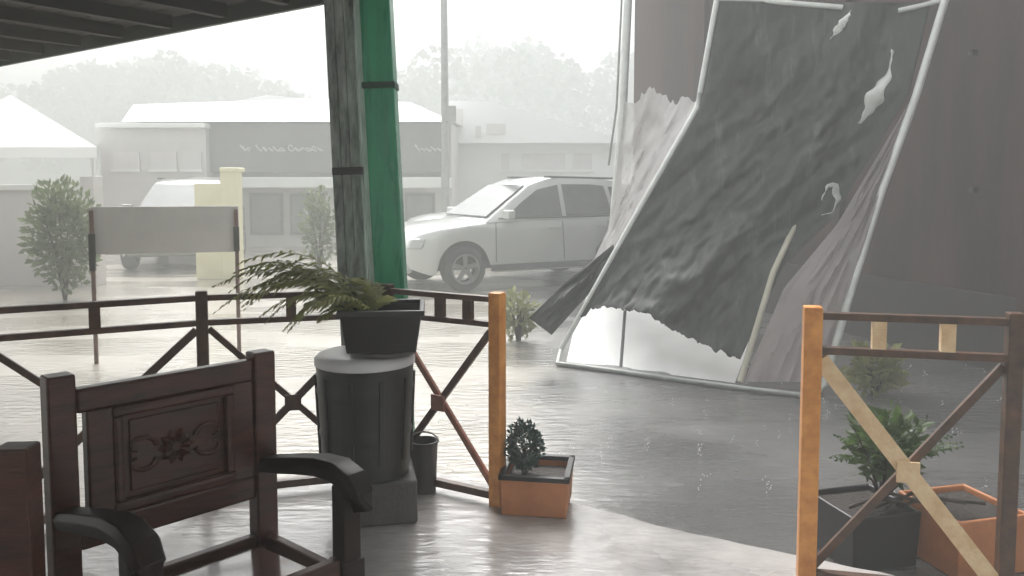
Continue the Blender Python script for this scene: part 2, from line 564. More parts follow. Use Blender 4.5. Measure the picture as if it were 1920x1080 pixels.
# soffit boards, each one its own piece, laid along the eave
L = (e1 - e0).length
for i in range(16):
    b0 = -0.03 - i * 0.20
    a0, a1 = e0 + en * (b0 - 0.096), e1 + en * (b0 - 0.096)
    a1 = a1 + ed * (0.05 * (i % 3))
    MB().bar(a0 + Vector((0, 0, 0.095)), a1 + Vector((0, 0, 0.095)), 0.188, 0.022).build('soffit_board', 'soffit', pr)
# rafters under the boards
for i in range(15):
    s = 0.35 + i * 0.69
    p = e0 + ed * s
    MB().bar(p + en * -0.08 + Vector((0, 0, 0.035)), p + en * -3.4 + Vector((0, 0, 0.035)), 0.07, 0.095).build('rafter', 'rafter', pr)
MB().bar(e0 + en * 0.02 + Vector((0, 0, 0.06)), e1 + en * 0.02 + Vector((0, 0, 0.06)), 0.035, 0.16).build('fascia', 'fascia', pr)
MB().bar(e0 + en * -1.55 + Vector((0, 0, -0.075)), e1 + en * -1.55 + Vector((0, 0, -0.075)), 0.10, 0.12).build('purlin', 'soffit', pr)

# =================================================================== POSTS
def lean_post(px_top, px_bot, d, w, dep, name, label, cat, material):
    t = at(px_top, 0, d)
    b = at(px_bot, 550, d)
    k = (b - t) / (b.z - t.z)
    base, top = t + k * (0.0 - t.z), t + k * (RZ + 0.02 - t.z)
    root = thing(name, base, label, cat)
    return root, base, top

root, b0, t0 = lean_post(705, 734, 4.15, 0, 0, 'green_steel_post', 'green painted steel post holding up the porch roof', 'post', None)
ax = (t0 - b0).normalized()
MB().bar(b0, t0, 0.155, 0.15, up=(0, 1, 0)).build('shaft', 'green', root, bevel=0.008)
off = Vector((-0.083, -0.055, 0))
MB().bar(b0 + off, t0 + off, 0.022, 0.05, up=(0, 1, 0)).build('edge_strip', 'green_pale', root)
for z in (1.95, 0.62):
    c = b0 + ax * z
    MB().bar(c - ax * 0.016, c + ax * 0.016, 0.166, 0.160, up=(0, 1, 0)).build('joint_band', 'green_dark', root)
MB().box(b0 + Vector((0, 0, 0.010)), (0.26, 0.26, 0.02)).build('base_plate', 'green', root)

root, b0, t0 = lean_post(641, 668, 4.32, 0, 0, 'weathered_post', 'weathered grey post standing against the green steel post', 'post', None)
ax = (t0 - b0).normalized()
for k, (dx, w) in enumerate(((-0.058, 0.050), (-0.008, 0.048), (0.044, 0.052))):
    o = Vector((dx, 0.006 * (k % 2), 0))
    MB().bar(b0 + o, t0 + o, w, 0.13, up=(0, 1, 0)).build('plank', 'grey_post', root, bevel=0.006)
c = b0 + ax * 1.52
MB().bar(c - ax * 0.02, c + ax * 0.02, 0.164, 0.146, up=(0, 1, 0)).build('iron_strap', 'frame_dark', root)
c = b0 + ax * 0.25
MB().bar(c - ax * 0.02, c + ax * 0.02, 0.164, 0.146, up=(0, 1, 0)).build('iron_strap', 'frame_dark', root)

# =================================================================== RAILINGS
def railing(name, label, posts, ztop, zsec, zbot, mats, groups, spacer='brown', spacer_at=(0.34, 0.68), post_w=0.06, end_post='orange', diag=('brown', 'brown'), plate='brown', diag_w=0.035):
    root = thing(name, (*posts[0], 0), label, 'railing', groups)
    P = [Vector((x, y, 0)) for x, y in posts]
    for i, p in enumerate(P):
        last = i == 0 and end_post
        MB().box(p + Vector((0, 0, ztop / 2 + 0.01)), (post_w if last else 0.05, post_w if last else 0.05, ztop + 0.02),
                 math.atan2(*(P[1] - P[0]).yx) if i == 0 else math.atan2(*(P[i] - P[i - 1]).yx)).build(
            'post', end_post if last else mats, root, bevel=0.005)
    for a, b in zip(P, P[1:]):
        n = (b - a).normalized()
        a2, b2 = a + n * 0.026, b - n * 0.026
        side = Vector((-n.y, n.x, 0))
        if side.y > 0:
            side = -side          # towards the porch
        for nm, z, hgt in (('top_rail', ztop - .012, .026), ('middle_rail', zsec, .026), ('bottom_rail', zbot, .035)):
            MB().bar(a2 + Vector((0, 0, z)), b2 + Vector((0, 0, z)), 0.035, hgt).build(nm, mats, root, bevel=0.003)
        for s in spacer_at:
            c = a + (b - a) * s
            MB().box(c + Vector((0, 0, (ztop + zsec) / 2 - .006)), (0.045, 0.03, ztop - zsec - 0.038), math.atan2(n.y, n.x)).build('spacer', spacer, root)
        lo, hi = zbot + 0.03, zsec - 0.03
        mid = (a2 + b2) / 2
        o1, o2 = side * 0.011, -side * 0.011
        MB().bar(a2 + o1 + Vector((0, 0, hi)), b2 + o1 + Vector((0, 0, lo)), diag_w if False else 0.02, diag_w, up=(0, 0, 1)).build('cross_brace', diag[0], root, bevel=0.002)
        MB().bar(a2 + o2 + Vector((0, 0, lo)), b2 + o2 + Vector((0, 0, hi)), 0.02, 0.028, up=(0, 0, 1)).build('cross_brace', diag[1], root, bevel=0.002)
        MB().box(mid + side * 0.026 + Vector((0, 0, (lo + hi) / 2)), (0.075, 0.008, 0.075), math.atan2(n.y, n.x)).build('centre_plate', plate, root, bevel=0.002)
    return root

railing('porch_railing', 'brown cross braced railing running left from the orange end post', [(-0.066, 3.53), (-0.60, 3.83)],
        0.95, 0.825, 0.045, 'brown', 'porch railings', spacer_at=(0.25, 0.5), diag=('brown', 'redbrown'), plate='redbrown', diag_w=0.032)
railing('porch_railing', 'long brown cross braced railing behind the carved wooden armchair', [(-0.655, 3.80), (-1.40, 3.58), (-2.16, 3.18), (-2.86, 2.82)],
        0.95, 0.825, 0.045, 'brown', 'porch railings', spacer_at=(0.5,), end_post=None)
railing('porch_railing', 'railing panel with cream diagonal brace and orange post at the right edge', [(1.062, 2.80), (1.690, 2.66)],
        1.0, 0.865, 0.045, 'brown', 'porch railings', spacer='cream_paint', diag=('cream_paint', 'brown'), plate='cream_paint', diag_w=0.058, post_w=0.062)

# =================================================================== CARVED ARMCHAIRS
def armchair(label):
    LL, RR = Vector((-1.153, 2.0, 0)), Vector((-0.765, 2.4, 0))
    root = thing('carved_armchair', ((LL + RR) / 2).to_tuple(), label, 'armchair', 'carved wooden armchairs')
    W = (RR - LL).length
    ex = (RR - LL).normalized()
    fw = Vector((0.765, -0.644, 0)).normalized()
    nb = Vector((ex.y, -ex.x, 0))           # square to the back, facing forward
    up = Vector((0, 0, 1))
    rz = math.atan2(ex.y, ex.x)
    def Pt(a, b, z):
        return LL + ex * (a * W) + fw * b + up * z
    def slab(a0, a1, z0, z1, y0, y1):       # box in the plane of the back (metres; y along nb)
        c = LL + ex * ((a0 + a1) / 2) + nb * ((y0 + y1) / 2) + up * ((z0 + z1) / 2)
        return (c, ex * ((a1 - a0) / 2), nb * ((y1 - y0) / 2), up * ((z1 - z0) / 2))
    for s, ztop in ((0, 0.968), (1, 0.945)):
        p = Pt(s, 0, 0)
        m = MB()
        m.frame_box(p + up * (ztop / 2), ex * 0.034, nb * 0.030, up * (ztop / 2))
        m.build('back_leg', 'mahogany', root, bevel=0.006)
    def B(a0, a1, z0, z1, y0=-0.022, y1=0.022):
        return MB().frame_box(*slab(a0, a1, z0, z1, y0, y1))
    B(0.034, W - 0.034, 0.862, 0.925).build('top_rail', 'mahogany', root, bevel=0.008)
    B(0.034, W - 0.034, 0.500, 0.572).build('bottom_rail', 'mahogany', root, bevel=0.008)
    B(0.058, 0.125, 0.570, 0.864).build('stile', 'mahogany', root, bevel=0.006)
    B(W - 0.102, W - 0.036, 0.570, 0.864).build('stile', 'mahogany', root, bevel=0.006)
    pan = B(0.123, W - 0.100, 0.570, 0.864, -0.012, 0.006).build('carved_panel', 'mahogany', root)
    # raised moulding round the panel
    for args in ((0.118, W - 0.095, 0.832, 0.862), (0.118, W - 0.095, 0.572, 0.604)):
        B(*args, 0.004, 0.030).build('moulding', 'mahogany', pan, bevel=0.010)
    for args in ((0.120, 0.148, 0.601, 0.835), (W - 0.124, W - 0.097, 0.601, 0.835)):
        B(*args, 0.004, 0.028).build('moulding', 'mahogany', pan, bevel=0.010)
    B(0.165, W - 0.14, 0.619, 0.818, 0.004, 0.013).build('raised_field', 'mahogany', pan, bevel=0.008)
    # carved ornament: central boss, petals and two scrolls
    c0 = LL + ex * (W * 0.50 + 0.01) + up * 0.718 + nb * 0.014
    orn = MB()
    for k in range(10):
        t = 2 * math.pi * k / 10
        dv = ex * math.cos(t) + up * math.sin(t)
        tv = ex * -math.sin(t) + up * math.cos(t)
        orn.add([c0 + dv * 0.010 + nb * 0.006, c0 + dv * 0.034 + tv * 0.012 + nb * 0.008, c0 + dv * 0.052 + nb * 0.002,
                 c0 + dv * 0.034 - tv * 0.012 + nb * 0.008, c0 + dv * 0.034 + nb * 0.018],
                [(0, 1, 4), (1, 2, 4), (2, 3, 4), (3, 0, 4)])
    orn.build('carved_rosette', 'mahogany', pan)
    for s in (-1, 1):
        for v in (-1, 1):
            pts = []
            for k in range(22):
                t = k / 21
                a = t * 4.2
                r = 0.046 * (1 - 0.72 * t)
                pts.append(c0 + ex * (s * (0.062 + 0.028 + r * -math.cos(a) + 0.01)) + up * (v * (0.018 + r * math.sin(a) * 0.75)) + nb * 0.004)
            MB().tube(pts, 0.0075, 6, [1 - 0.5 * k / 21 for k in range(22)]).build('carved_scroll', 'mahogany', pan, smooth=True)
    # arms: swept, curling over the front legs
    prof = [(-0.030, -0.022), (0.030, -0.022), (0.036, 0.006), (0.026, 0.024), (-0.026, 0.024), (-0.036, 0.006)]
    for s in (0, 1):
        pts = [Pt(s, 0.02, 0.600), Pt(s, 0.10, 0.617), Pt(s, 0.20, 0.640), Pt(s, 0.30, 0.660), Pt(s, 0.38, 0.664),
               Pt(s, 0.435, 0.648), Pt(s, 0.470, 0.615), Pt(s, 0.478, 0.575)]
        MB().sweep(pts, prof, True, [0.95, 1, 1.05, 1.1, 1.15, 1.15, 1.0, 0.8]).build('armrest', 'shaded_wood', root, smooth=True, bevel=0.003)
        q = Pt(s, 0.405, 0)
        m = MB()
        m.frame_box(q + up * 0.315, ex * 0.028, fw * 0.028, up * 0.315)
        m.frame_box(q + up * 0.37, ex * 0.035, fw * 0.035, up * 0.055)
        m.build('front_leg', 'shaded_wood', root, bevel=0.006)
        MB().bar(Pt(s, 0.03, 0.345), Pt(s, 0.376, 0.345), 0.028, 0.075).build('side_apron', 'mahogany', root, bevel=0.004)
        MB().bar(Pt(s, 0.03, 0.16), Pt(s, 0.376, 0.16), 0.026, 0.035).build('stretcher', 'mahogany', root, bevel=0.004)
    st = MB()
    lo = [Pt(0.07, 0.035, 0.335), Pt(0.93, 0.035, 0.335), Pt(0.93, 0.39, 0.350), Pt(0.07, 0.39, 0.350)]
    st.prism(lo, (0, 0, 0.028))
    st.build('seat', 'mahogany_wet', root, bevel=0.007)
    MB().bar(Pt(0.06, 0.41, 0.385), Pt(0.94, 0.41, 0.385), 0.03, 0.10).build('front_apron', 'mahogany', root, bevel=0.004)
    MB().bar(Pt(0.06, 0.0, 0.345), Pt(0.94, 0.0, 0.345), 0.03, 0.075).build('rear_apron', 'mahogany', root, bevel=0.004)
    return root

chair = armchair('dark carved wooden armchair with framed back panel in the left foreground')
c2 = copy_tree(chair)
c2['label'] = 'dark wooden chair cut off by the left edge, beside the carved armchair'
c2.location = Vector((-1.24, 1.50, 0.0))
c2.rotation_euler.z = R(-42)

# =================================================================== DRUM, PLANTERS
DX, DY = (681 - 960) / 1500 * 3.45, 3.45
pd = MB().box((DX + 0.055, DY, 0.095), (0.31, 0.31, 0.19), R(12)).build('cement_block', 'pedestal', bevel=0.012, origin=(DX + 0.055, DY, 0))
tag(pd, 'grey cement block under the black drum', 'block')
dr = thing('plastic_drum', (DX, DY, 0.192), 'black plastic drum with white lid on a grey block', 'drum')
prof = [(0.176, 0.192), (0.186, 0.196), (0.188, 0.22), (0.193, 0.235), (0.192, 0.26)]
for k in range(6):
    z = 0.30 + k * 0.062
    r = 0.193 + 0.003 * k
    prof += [(r, z), (r + (0.006 if k in (1, 4) else 0.001), z + 0.02), (r + 0.001, z + 0.04)]
prof += [(0.212, 0.668), (0.214, 0.674)]
MB().lathe((DX, DY, 0), prof, 40).build('body', 'drum', dr, smooth=True)
for k in range(10):
    t = 2 * math.pi * (k + 0.3) / 10
    u = Vector((math.cos(t), math.sin(t), 0))
    c = Vector((DX, DY, 0))
    MB().bar(c + u * 0.196 + Vector((0, 0, 0.27)), c + u * 0.212 + Vector((0, 0, 0.63)), 0.022, 0.012, up=tuple(u)).build('rib', 'drum', dr, bevel=0.003)
MB().lathe((DX, DY, 0), [(0.212, 0.672), (0.217, 0.676), (0.217, 0.700), (0.209, 0.708), (0.20, 0.716), (0.05, 0.720)], 40).build('lid', 'white_lid', dr, smooth=True)

PX, PY = (716 - 960) / 1500 * 3.42, 3.42
pt = thing('planter_pot', (PX, PY, 0.722), 'dark tapered plant pot standing on the white drum lid', 'planter')
m = MB().lathe((PX, PY, 0), [(0.130, 0.722), (0.140, 0.724), (0.142, 0.742), (0.128, 0.748)], 32)
m.build('saucer', 'pedestal', pt, smooth=True)
def square_pot(m, c, w0, w1, z0, z1, rz, wall=0.012):
    def ring(w, z):
        return [Vector(c) + Vector((math.cos(rz) * sx * w / 2 - math.sin(rz) * sy * w / 2, math.sin(rz) * sx * w / 2 + math.cos(rz) * sy * w / 2, z))
                for sx, sy in ((-1, -1), (1, -1), (1, 1), (-1, 1))]
    vs = ring(w0, z0) + ring(w1, z1) + ring(w1 - 2 * wall, z1) + ring(w1 - 2 * wall - 0.01, z1 - 0.05)
    fs = [(3, 2, 1, 0)]
    for k in range(3):
        fs += [(k * 4 + i, k * 4 + (i + 1) % 4, k * 4 + 4 + (i + 1) % 4, k * 4 + 4 + i) for i in range(4)]
    fs.append((12, 13, 14, 15))
    return m.add(vs, fs)
square_pot(MB(), (PX, PY, 0), 0.285, 0.335, 0.749, 0.915, R(6)).build('pot', 'pot', pt, bevel=0.005)
m = MB()
for s in range(4):
    a = R(6) + s * math.pi / 2
    u, w = Vector((math.cos(a), math.sin(a), 0)), Vector((-math.sin(a), math.cos(a), 0))
    m.frame_box(Vector((PX, PY, 0.918)) + u * 0.168, u * 0.011, w * 0.178, Vector((0, 0, 0.013)))
m.build('rim', 'pot', pt, bevel=0.004)
MB().box((PX, PY, 0.875), (0.29, 0.29, 0.02), R(6)).build('soil', 'soil', pt)


def frond(base, d0, length, droop, wid, wind, seed, n=15, mat_='frond', parent=None, name='frond'):
    """arching palm/fern frond: rachis plus leaflets, one mesh"""
    rnd = random.Random(seed)
    m = MB()
    p = Vector(base)
    d = Vector(d0).normalized()
    pts = [p.copy()]
    step = length / n
    for i in range(n):
        d = (d + Vector((0, 0, -droop)) + Vector(wind)).normalized()
        p = p + d * step
        pts.append(p.copy())
    m.tube(pts, 0.0035, 5, [1 - 0.8 * i / n for i in range(n + 1)])
    for i in range(2, n + 1):
        t = (pts[i] - pts[i - 1]).normalized()
        s0 = t.cross(Vector((0, 0, 1)))
        if s0.length < 0.1:
            s0 = Vector((1, 0, 0))
        s0.normalize()
        f = math.sin(math.pi * (0.12 + 0.86 * i / n)) ** 0.8
        for sg in (-1, 1):
            ln = wid * f * rnd.uniform(0.8, 1.15)
            dirv = (s0 * sg + t * 0.75 + Vector(wind) * 2.5 + Vector((0, 0, -0.25 + rnd.uniform(-.2, .2)))).normalized()
            wv = t * (0.006 + 0.005 * rnd.random())
            a = pts[i]
            mid = a + dirv * ln * 0.5 + Vector((0, 0, 0.006))
            tip = a + dirv * ln + Vector((0, 0, -0.15 * ln))
            m.add([a - wv * .4, a + wv * .4, mid + wv, tip, mid - wv], [(0, 1, 2, 4), (4, 2, 3)])
    return m.build(name, mat_, parent)

fern = thing('arching_fern', (PX, PY, 0.885), 'wind blown palm like plant arching left out of the dark pot', 'plant')
for k in range(30):
    a = random.uniform(0, 2 * math.pi)
    out = Vector((math.cos(a), math.sin(a), 0))
    left = random.random() < 0.72
    dv = Vector((-0.85, random.uniform(-.35, .35), random.uniform(0.9, 3.6))) if left else Vector((out.x * .35 - .2, out.y * .5, 1.2))
    ln = random.uniform(0.42, 0.70) if left else random.uniform(0.18, 0.32)
    frond(Vector((PX - 0.09 + out.x * 0.06, PY + out.y * 0.06, 0.885)), dv, ln, random.uniform(0.10, 0.17), random.uniform(0.075, 0.125),
          (-0.05, 0, 0.0), 100 + k, mat_='frond' if k % 4 else 'frond_light', parent=fern)

# ----- round shrub in the orange box by the end post
BX, BY = gr(1010, 968, 0).x, gr(1010, 968, 0).y + 0.13
ob = thing('orange_planter_box', (BX, BY, 0), 'square orange planter box with black rim beside the orange end post', 'planter')
BR = R(-9)
square_pot(MB(), (BX, BY, 0), 0.285, 0.300, 0.001, 0.165, BR, 0.016).build('box', 'terracotta', ob, bevel=0.006)
m = MB()
for s in range(4):
    a = BR + s * math.pi / 2
    u, w = Vector((math.cos(a), math.sin(a), 0)), Vector((-math.sin(a), math.cos(a), 0))
    m.frame_box(Vector((BX, BY, 0.172)) + u * 0.143, u * 0.013, w * 0.156, Vector((0, 0, 0.011)))
m.build('rim', 'black', ob, bevel=0.003)
MB().box((BX, BY, 0.128), (0.255, 0.255, 0.02), BR).build('soil', 'soil', ob)


def leaf_ball(c, rx, ry, rz, n, size, mat_, parent, name, seed, flat=0.5, fill=0.55):
    rnd = random.Random(seed)
    m = MB()
    c = Vector(c)
    for i in range(n):
        th, cz = rnd.uniform(0, 2 * math.pi), rnd.uniform(-1, 1)
        sr = math.sqrt(1 - cz * cz)
        u = Vector((sr * math.cos(th), sr * math.sin(th), cz))
        rr = rnd.uniform(fill, 1.0) * (1 + 0.14 * noise.noise(u * 2.2 + Vector((seed, 0, 0))))
        p = c + Vector((u.x * rx, u.y * ry, u.z * rz)) * rr
        s = size * rnd.uniform(0.6, 1.25)
        dv = (u + Vector((rnd.gauss(0, .7), rnd.gauss(0, .7), rnd.gauss(0, .5) + .3))).normalized()
        sv = dv.cross(Vector((rnd.gauss(0, 1), rnd.gauss(0, 1), rnd.gauss(0, 1)))).normalized()
        nv = dv.cross(sv)
        m.add([p, p + dv * s * .5 + sv * s * .26 + nv * s * .06, p + dv * s, p + dv * s * .5 - sv * s * .26 + nv * s * .06], [(0, 1, 2, 3)])
    return m.build(name, mat_, parent)

SX, SY = BX - 0.062, BY
sh = thing('round_shrub', (SX, SY, 0.14), 'small round blue green shrub growing in the orange planter box', 'shrub')
MB().tube([(SX, SY, 0.138), (SX + .005, SY, 0.20), (SX, SY, 0.27)], 0.012, 7).build('stem', 'twig', sh)
leaf_ball((SX, SY, 0.27), 0.080, 0.080, 0.110, 1500, 0.024, 'leaf_blue', sh, 'foliage', 5)

# ----- planters behind the right railing
q = gr(1790, 1160, 0)
qx, qy = at(1800, 1040, 3.26).x, 3.26
rb = thing('orange_planter_box', (qx, qy, GZ), 'orange planter box behind the right railing panel', 'planter')
square_pot(MB(), (qx, qy, 0), 0.33, 0.345, GZ + 0.001, 0.125, R(14), 0.016).build('box', 'terracotta', rb, bevel=0.006)
MB().box((qx, qy, 0.095), (0.29, 0.29, 0.02), R(14)).build('soil', 'soil', rb)
kx, ky = at(1624, 1040, 3.25).x, 3.30
kb = thing('black_planter_box', (kx, ky, GZ), 'low black planter box beside the orange one behind the right railing', 'planter')
square_pot(MB(), (kx, ky, 0), 0.30, 0.32, GZ + 0.001, 0.115, R(14), 0.014).build('box', 'pot', kb, bevel=0.006)
MB().box((kx, ky, 0.085), (0.27, 0.27, 0.02), R(14)).build('soil', 'soil', kb)
bp = thing('leafy_pot_plant', (kx + .08, ky, 0.115), 'bushy green pot plant behind the cream railing brace', 'plant')
for k in range(9):
    a = k * 0.72
    tip = Vector((kx + 0.10 + 0.14 * math.cos(a), ky + 0.12 * math.sin(a), 0.34 + 0.10 * math.sin(k * 2.1)))
    b = Vector((kx + .08, ky, 0.112))
    MB().tube([b, b.lerp(tip, .5) + Vector((0, 0, .03)), tip], 0.006, 6, [1, .8, .4]).build('stem', 'twig', bp)
leaf_ball((kx + 0.10, ky, 0.36), 0.16, 0.14, 0.15, 420, 0.060, 'leaf', bp, 'foliage', 9, fill=0.25)
for k in range(16):
    a = random.uniform(0, 2 * math.pi)
    frond(Vector((kx + .09, ky, 0.20)), (math.cos(a) * .8, math.sin(a) * .5, 1.0), random.uniform(.24, .40), 0.09, 0.055, (-.02, 0, 0), 300 + k, 12, 'leaf', bp)
for k in range(5):
    y0 = ky - 0.10
    p0 = Vector((kx - 0.10 + 0.05 * k, y0, 0.125))
    MB().tube([p0, p0 + Vector((0.10, -.02, 0.05 + .02 * (k % 2))), p0 + Vector((0.22 + .03 * k, -.03, 0.03))], 0.007, 6).build('twig', 'twig', bp)

# ----- small dark pail between drum and orange post
tx, ty = at(795, 890, 3.70).x, 3.70
pl = thing('small_pail', (tx, ty, 0), 'small grey pail half hidden behind the black drum', 'pail')
MB().lathe((tx, ty, 0), [(0.052, 0.0), (0.056, 0.003), (0.066, 0.23), (0.070, 0.235), (0.070, 0.245), (0.062, 0.245), (0.050, 0.03)], 20).build('body', 'frame_dark', pl, smooth=True)
MB().tube([Vector((tx + 0.07 * math.cos(t), ty, 0.235 + 0.05 * math.sin(t))) for t in [math.pi * i / 12 for i in range(13)]], 0.004, 6).build('handle', 'steel_grey', pl)

# =================================================================== WIND-WRECKED STALL
def poly_at(pts, t):
    """point on a (px,py,d) polyline at 0..1, by screen length"""
    ls = [math.hypot(b[0] - a[0], b[1] - a[1]) for a, b in zip(pts, pts[1:])]
    s = t * sum(ls)
    for (a, b), l in zip(zip(pts, pts[1:]), ls):
        if s <= l or b is pts[-1]:
            k = min(1.0, s / l)
            return tuple(a[i] + (b[i] - a[i]) * k for i in range(3))
        s -= l

def curve3(pts, n=24):
    return [at(*poly_at(pts, i / n)) for i in range(n + 1)]

def patch(Lp, Rp, nu, nv, wr, seed, bottom=None, fold=0.0, top=None):
    def fn(u, v):
        a, b = poly_at(Lp, v), poly_at(Rp, v)
        px, py, d = (a[i] + (b[i] - a[i]) * u for i in range(3))
        if bottom:
            py += bottom(u) * v ** 5
        if top:
            py += top(u) * (1 - v) ** 5
        amp = (u * (1 - u) * 4) ** 0.5 * (0.35 + 0.65 * min(1, v * 4) )
        nz = noise.noise(Vector((u * 4.2 + v * 1.5 + seed, v * 2.2, seed * .7))) + 0.40 * noise.noise(Vector((u * 10 + v * 6, v * 9, seed))) + 0.16 * noise.noise(Vector((u * 24 + 3, v * 26, seed)))
        f2 = math.sin((u * 1.0 + v * 0.35) * 22 + 2.5 * noise.noise(Vector((u * 3, v * 3, seed)))) * fold
        return at(px, py, d + (wr * nz + f2) * amp)
    return MB().grid(fn, nu, nv)

Lpole = [(1345, -6, 6.9), (1308, 200, 7.0), (1180, 425, 7.0), (1052, 655, 6.98)]
Rpole = [(1774, -6, 6.35), (1715, 188, 6.25), (1652, 362, 6.15), (1600, 530, 6.05), (1545, 722, 5.98)]
stall = thing('wrecked_canopy', gr(1300, 700, GZ).to_tuple(), 'storm wrecked stall canopy with bent white poles and torn dark tarpaulin', 'canopy')
def pole(pts, r, name='pole', m='steel'):
    return MB().tube(curve3(pts), r, 10).build(name, m, stall, smooth=True)
pole(Lpole, 0.024)
pole(Rpole, 0.030)
pole([(1345, -4, 6.9), (1460, 4, 6.75), (1580, 14, 6.6)], 0.022, 'top_bar')
pole([(1685, 20, 6.45), (1730, 10, 6.4), (1774, -2, 6.35)], 0.020, 'top_bar')
gl = [gr(px, py, GZ + 0.02) for px, py in ((1045, 682), (1140, 694), (1240, 708), (1390, 728), (1525, 744))]
MB().tube(gl, 0.022, 10).build('ground_bar', 'steel_grey', stall, smooth=True)
MB().tube([gr(1045, 682, GZ + .02), at(1052, 655, 6.98)], 0.02, 8).build('foot', 'steel', stall, smooth=True)
MB().tube([gr(1525, 744, GZ + .02), at(1545, 722, 5.98)], 0.02, 8).build('foot', 'steel', stall, smooth=True)
pole([(1505, 392, 6.62), (1450, 510, 6.30), (1388, 716, 6.08)], 0.024, 'batten', 'strip')
pole([(1172, 582, 6.85), (1164, 688, 6.70)], 0.014, 'stay', 'steel_grey')
pole([(1178, -10, 8.6), (1168, 200, 8.6), (1150, 420, 8.6), (1132, 608, 8.6)], 0.045, 'rear_pole')
pole([(1166, -10, 8.7), (1156, 200, 8.7), (1141, 310, 8.7)], 0.012, 'guy_rope', 'steel_grey')

def arch(u):
    t = [(0, 0), (.12, -30), (.4, -40), (.6, -20), (.8, -8), (1, 0)]
    for (a, x), (b, y) in zip(t, t[1:]):
        if u <= b:
            return x + (y - x) * (u - a) / (b - a)
    return 0
TL = [(1349, 2, 6.88), (1313, 203, 6.97), (1186, 425, 6.97), (1088, 594, 6.93)]
TR = [(1745, 6, 6.40), (1705, 175, 6.30), (1560, 410, 6.40), (1468, 500, 6.35), (1388, 674, 6.15)]
patch(TL, TR, 120, 150, 0.17, 2.0, lambda u: arch(u) + 9 * noise.noise(Vector((u * 22, 1, 0))) + 5 * noise.noise(Vector((u * 70, 4, 0))), 0.010).build('tarpaulin', 'tarp', stall, smooth=True, solid=0.003)
patch([(1712, 180, 6.27), (1570, 420, 6.34), (1470, 540, 6.24), (1394, 716, 6.08)], [(1716, 190, 6.24), (1650, 364, 6.13), (1598, 532, 6.03), (1546, 716, 5.97)],
      30, 50, 0.10, 5.0, None, 0.02).build('side_sheet', 'sheet_grey', stall, smooth=True)
patch([(1172, 176, 8.56), (1156, 320, 8.56), (1140, 430, 8.5), (1112, 490, 8.4)], [(1312, 190, 7.03), (1250, 308, 7.05), (1180, 432, 7.05), (1146, 492, 7.02)],
      36, 40, 0.22, 8.0, None, 0.012, top=lambda u: 30 * noise.noise(Vector((u * 4, 1.3, 0))) + 14 * noise.noise(Vector((u * 31, 4.3, 0)))).build('rear_sheet', 'sheet_clear', stall, smooth=True)
patch([(1150, 458, 7.12), (1060, 530, 7.2), (992, 596, 7.25)], [(1152, 470, 7.1), (1110, 545, 7.12), (1034, 628, 7.15)],
      14, 20, 0.08, 3.0, None, 0.01).build('torn_flap', 'tarp_flap', stall, smooth=True, solid=0.003)
patch([(1100, 556, 8.3), (1078, 610, 7.7), (1062, 678, 7.0)], [(1404, 640, 7.4), (1392, 680, 6.8), (1378, 718, 6.2)],
      30, 16, 0.05, 6.0, None, 0.012).build('lower_sheet', 'sheet_lower', stall, smooth=True)  # white sheet added to whiten the gap, sloped to catch sky light
# torn strips flapping
def ribbon(pts, w, seed, nm='torn_strip'):
    """twisting torn strip of plastic along (px,py,d) points"""
    n = 26
    c = curve3(pts, n)
    rnd = random.Random(seed)
    ph = rnd.uniform(0, 6)
    def fn(u, v):
        i = v * n
        k = min(n - 1, int(i))
        p = c[k].lerp(c[k + 1], i - k)
        t = (c[k + 1] - c[k]).normalized()
        a = ph + v * 3.2 + 0.6 * noise.noise(Vector((v * 5, seed, 0)))
        s0 = t.cross(Vector((0, 1, 0))).normalized()
        s1 = s0.cross(t)
        wv = w * (0.35 + 0.65 * math.sin(math.pi * min(1, v * 1.05)) ** 0.7) * (1 + 0.5 * noise.noise(Vector((v * 7, u * 2, seed))))
        return p + (s0 * math.cos(a) + s1 * math.sin(a)) * ((u - .5) * wv) + Vector((0, -0.05 - 0.03 * noise.noise(Vector((v * 9, seed, 2))), 0))
    return MB().grid(fn, 3, n).build(nm, 'sheet_white', stall, smooth=True, solid=0.003)
ribbon([(1536, 402, 6.2), (1556, 398, 6.15), (1566, 372, 6.12), (1560, 345, 6.12), (1545, 350, 6.16), (1536, 375, 6.2)], 0.055, 3, 'torn_loop')
ribbon([(1668, 96, 6.2), (1660, 140, 6.15), (1636, 180, 6.15), (1622, 210, 6.2), (1606, 232, 6.25)], 0.12, 5)
ribbon([(1590, 22, 6.4), (1572, 50, 6.4), (1552, 76, 6.42)], 0.06, 8)

# =================================================================== NEIGHBOURING BUILDING, RIGHT
wa, wb = Vector((2.02, 13.4, 0)), Vector((5.6, 1.8, 0))
wdv = (wb - wa).normalized()
wnn = Vector((wdv.y, -wdv.x, 0))
if wnn.x > 0:
    wnn = -wnn                      # towards the yard
nb_ = thing('neighbouring_building', (4.5, 7, GZ), 'dark mauve plastered building wall along the right side', 'building')
ln = (wb - wa).length
mid = (wa + wb) / 2 - wnn * 2.0
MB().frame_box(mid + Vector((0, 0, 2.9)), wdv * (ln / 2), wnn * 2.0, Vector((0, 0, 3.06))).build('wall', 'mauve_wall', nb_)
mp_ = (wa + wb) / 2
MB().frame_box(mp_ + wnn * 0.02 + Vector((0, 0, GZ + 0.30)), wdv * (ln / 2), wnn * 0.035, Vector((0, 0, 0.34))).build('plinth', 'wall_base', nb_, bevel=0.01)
MB().frame_box(mp_ + wnn * 0.6 + Vector((0, 0, 5.75)), wdv * (ln / 2 + .3), wnn * 0.9, Vector((0, 0, 0.10))).build('eave', 'soffit', nb_)
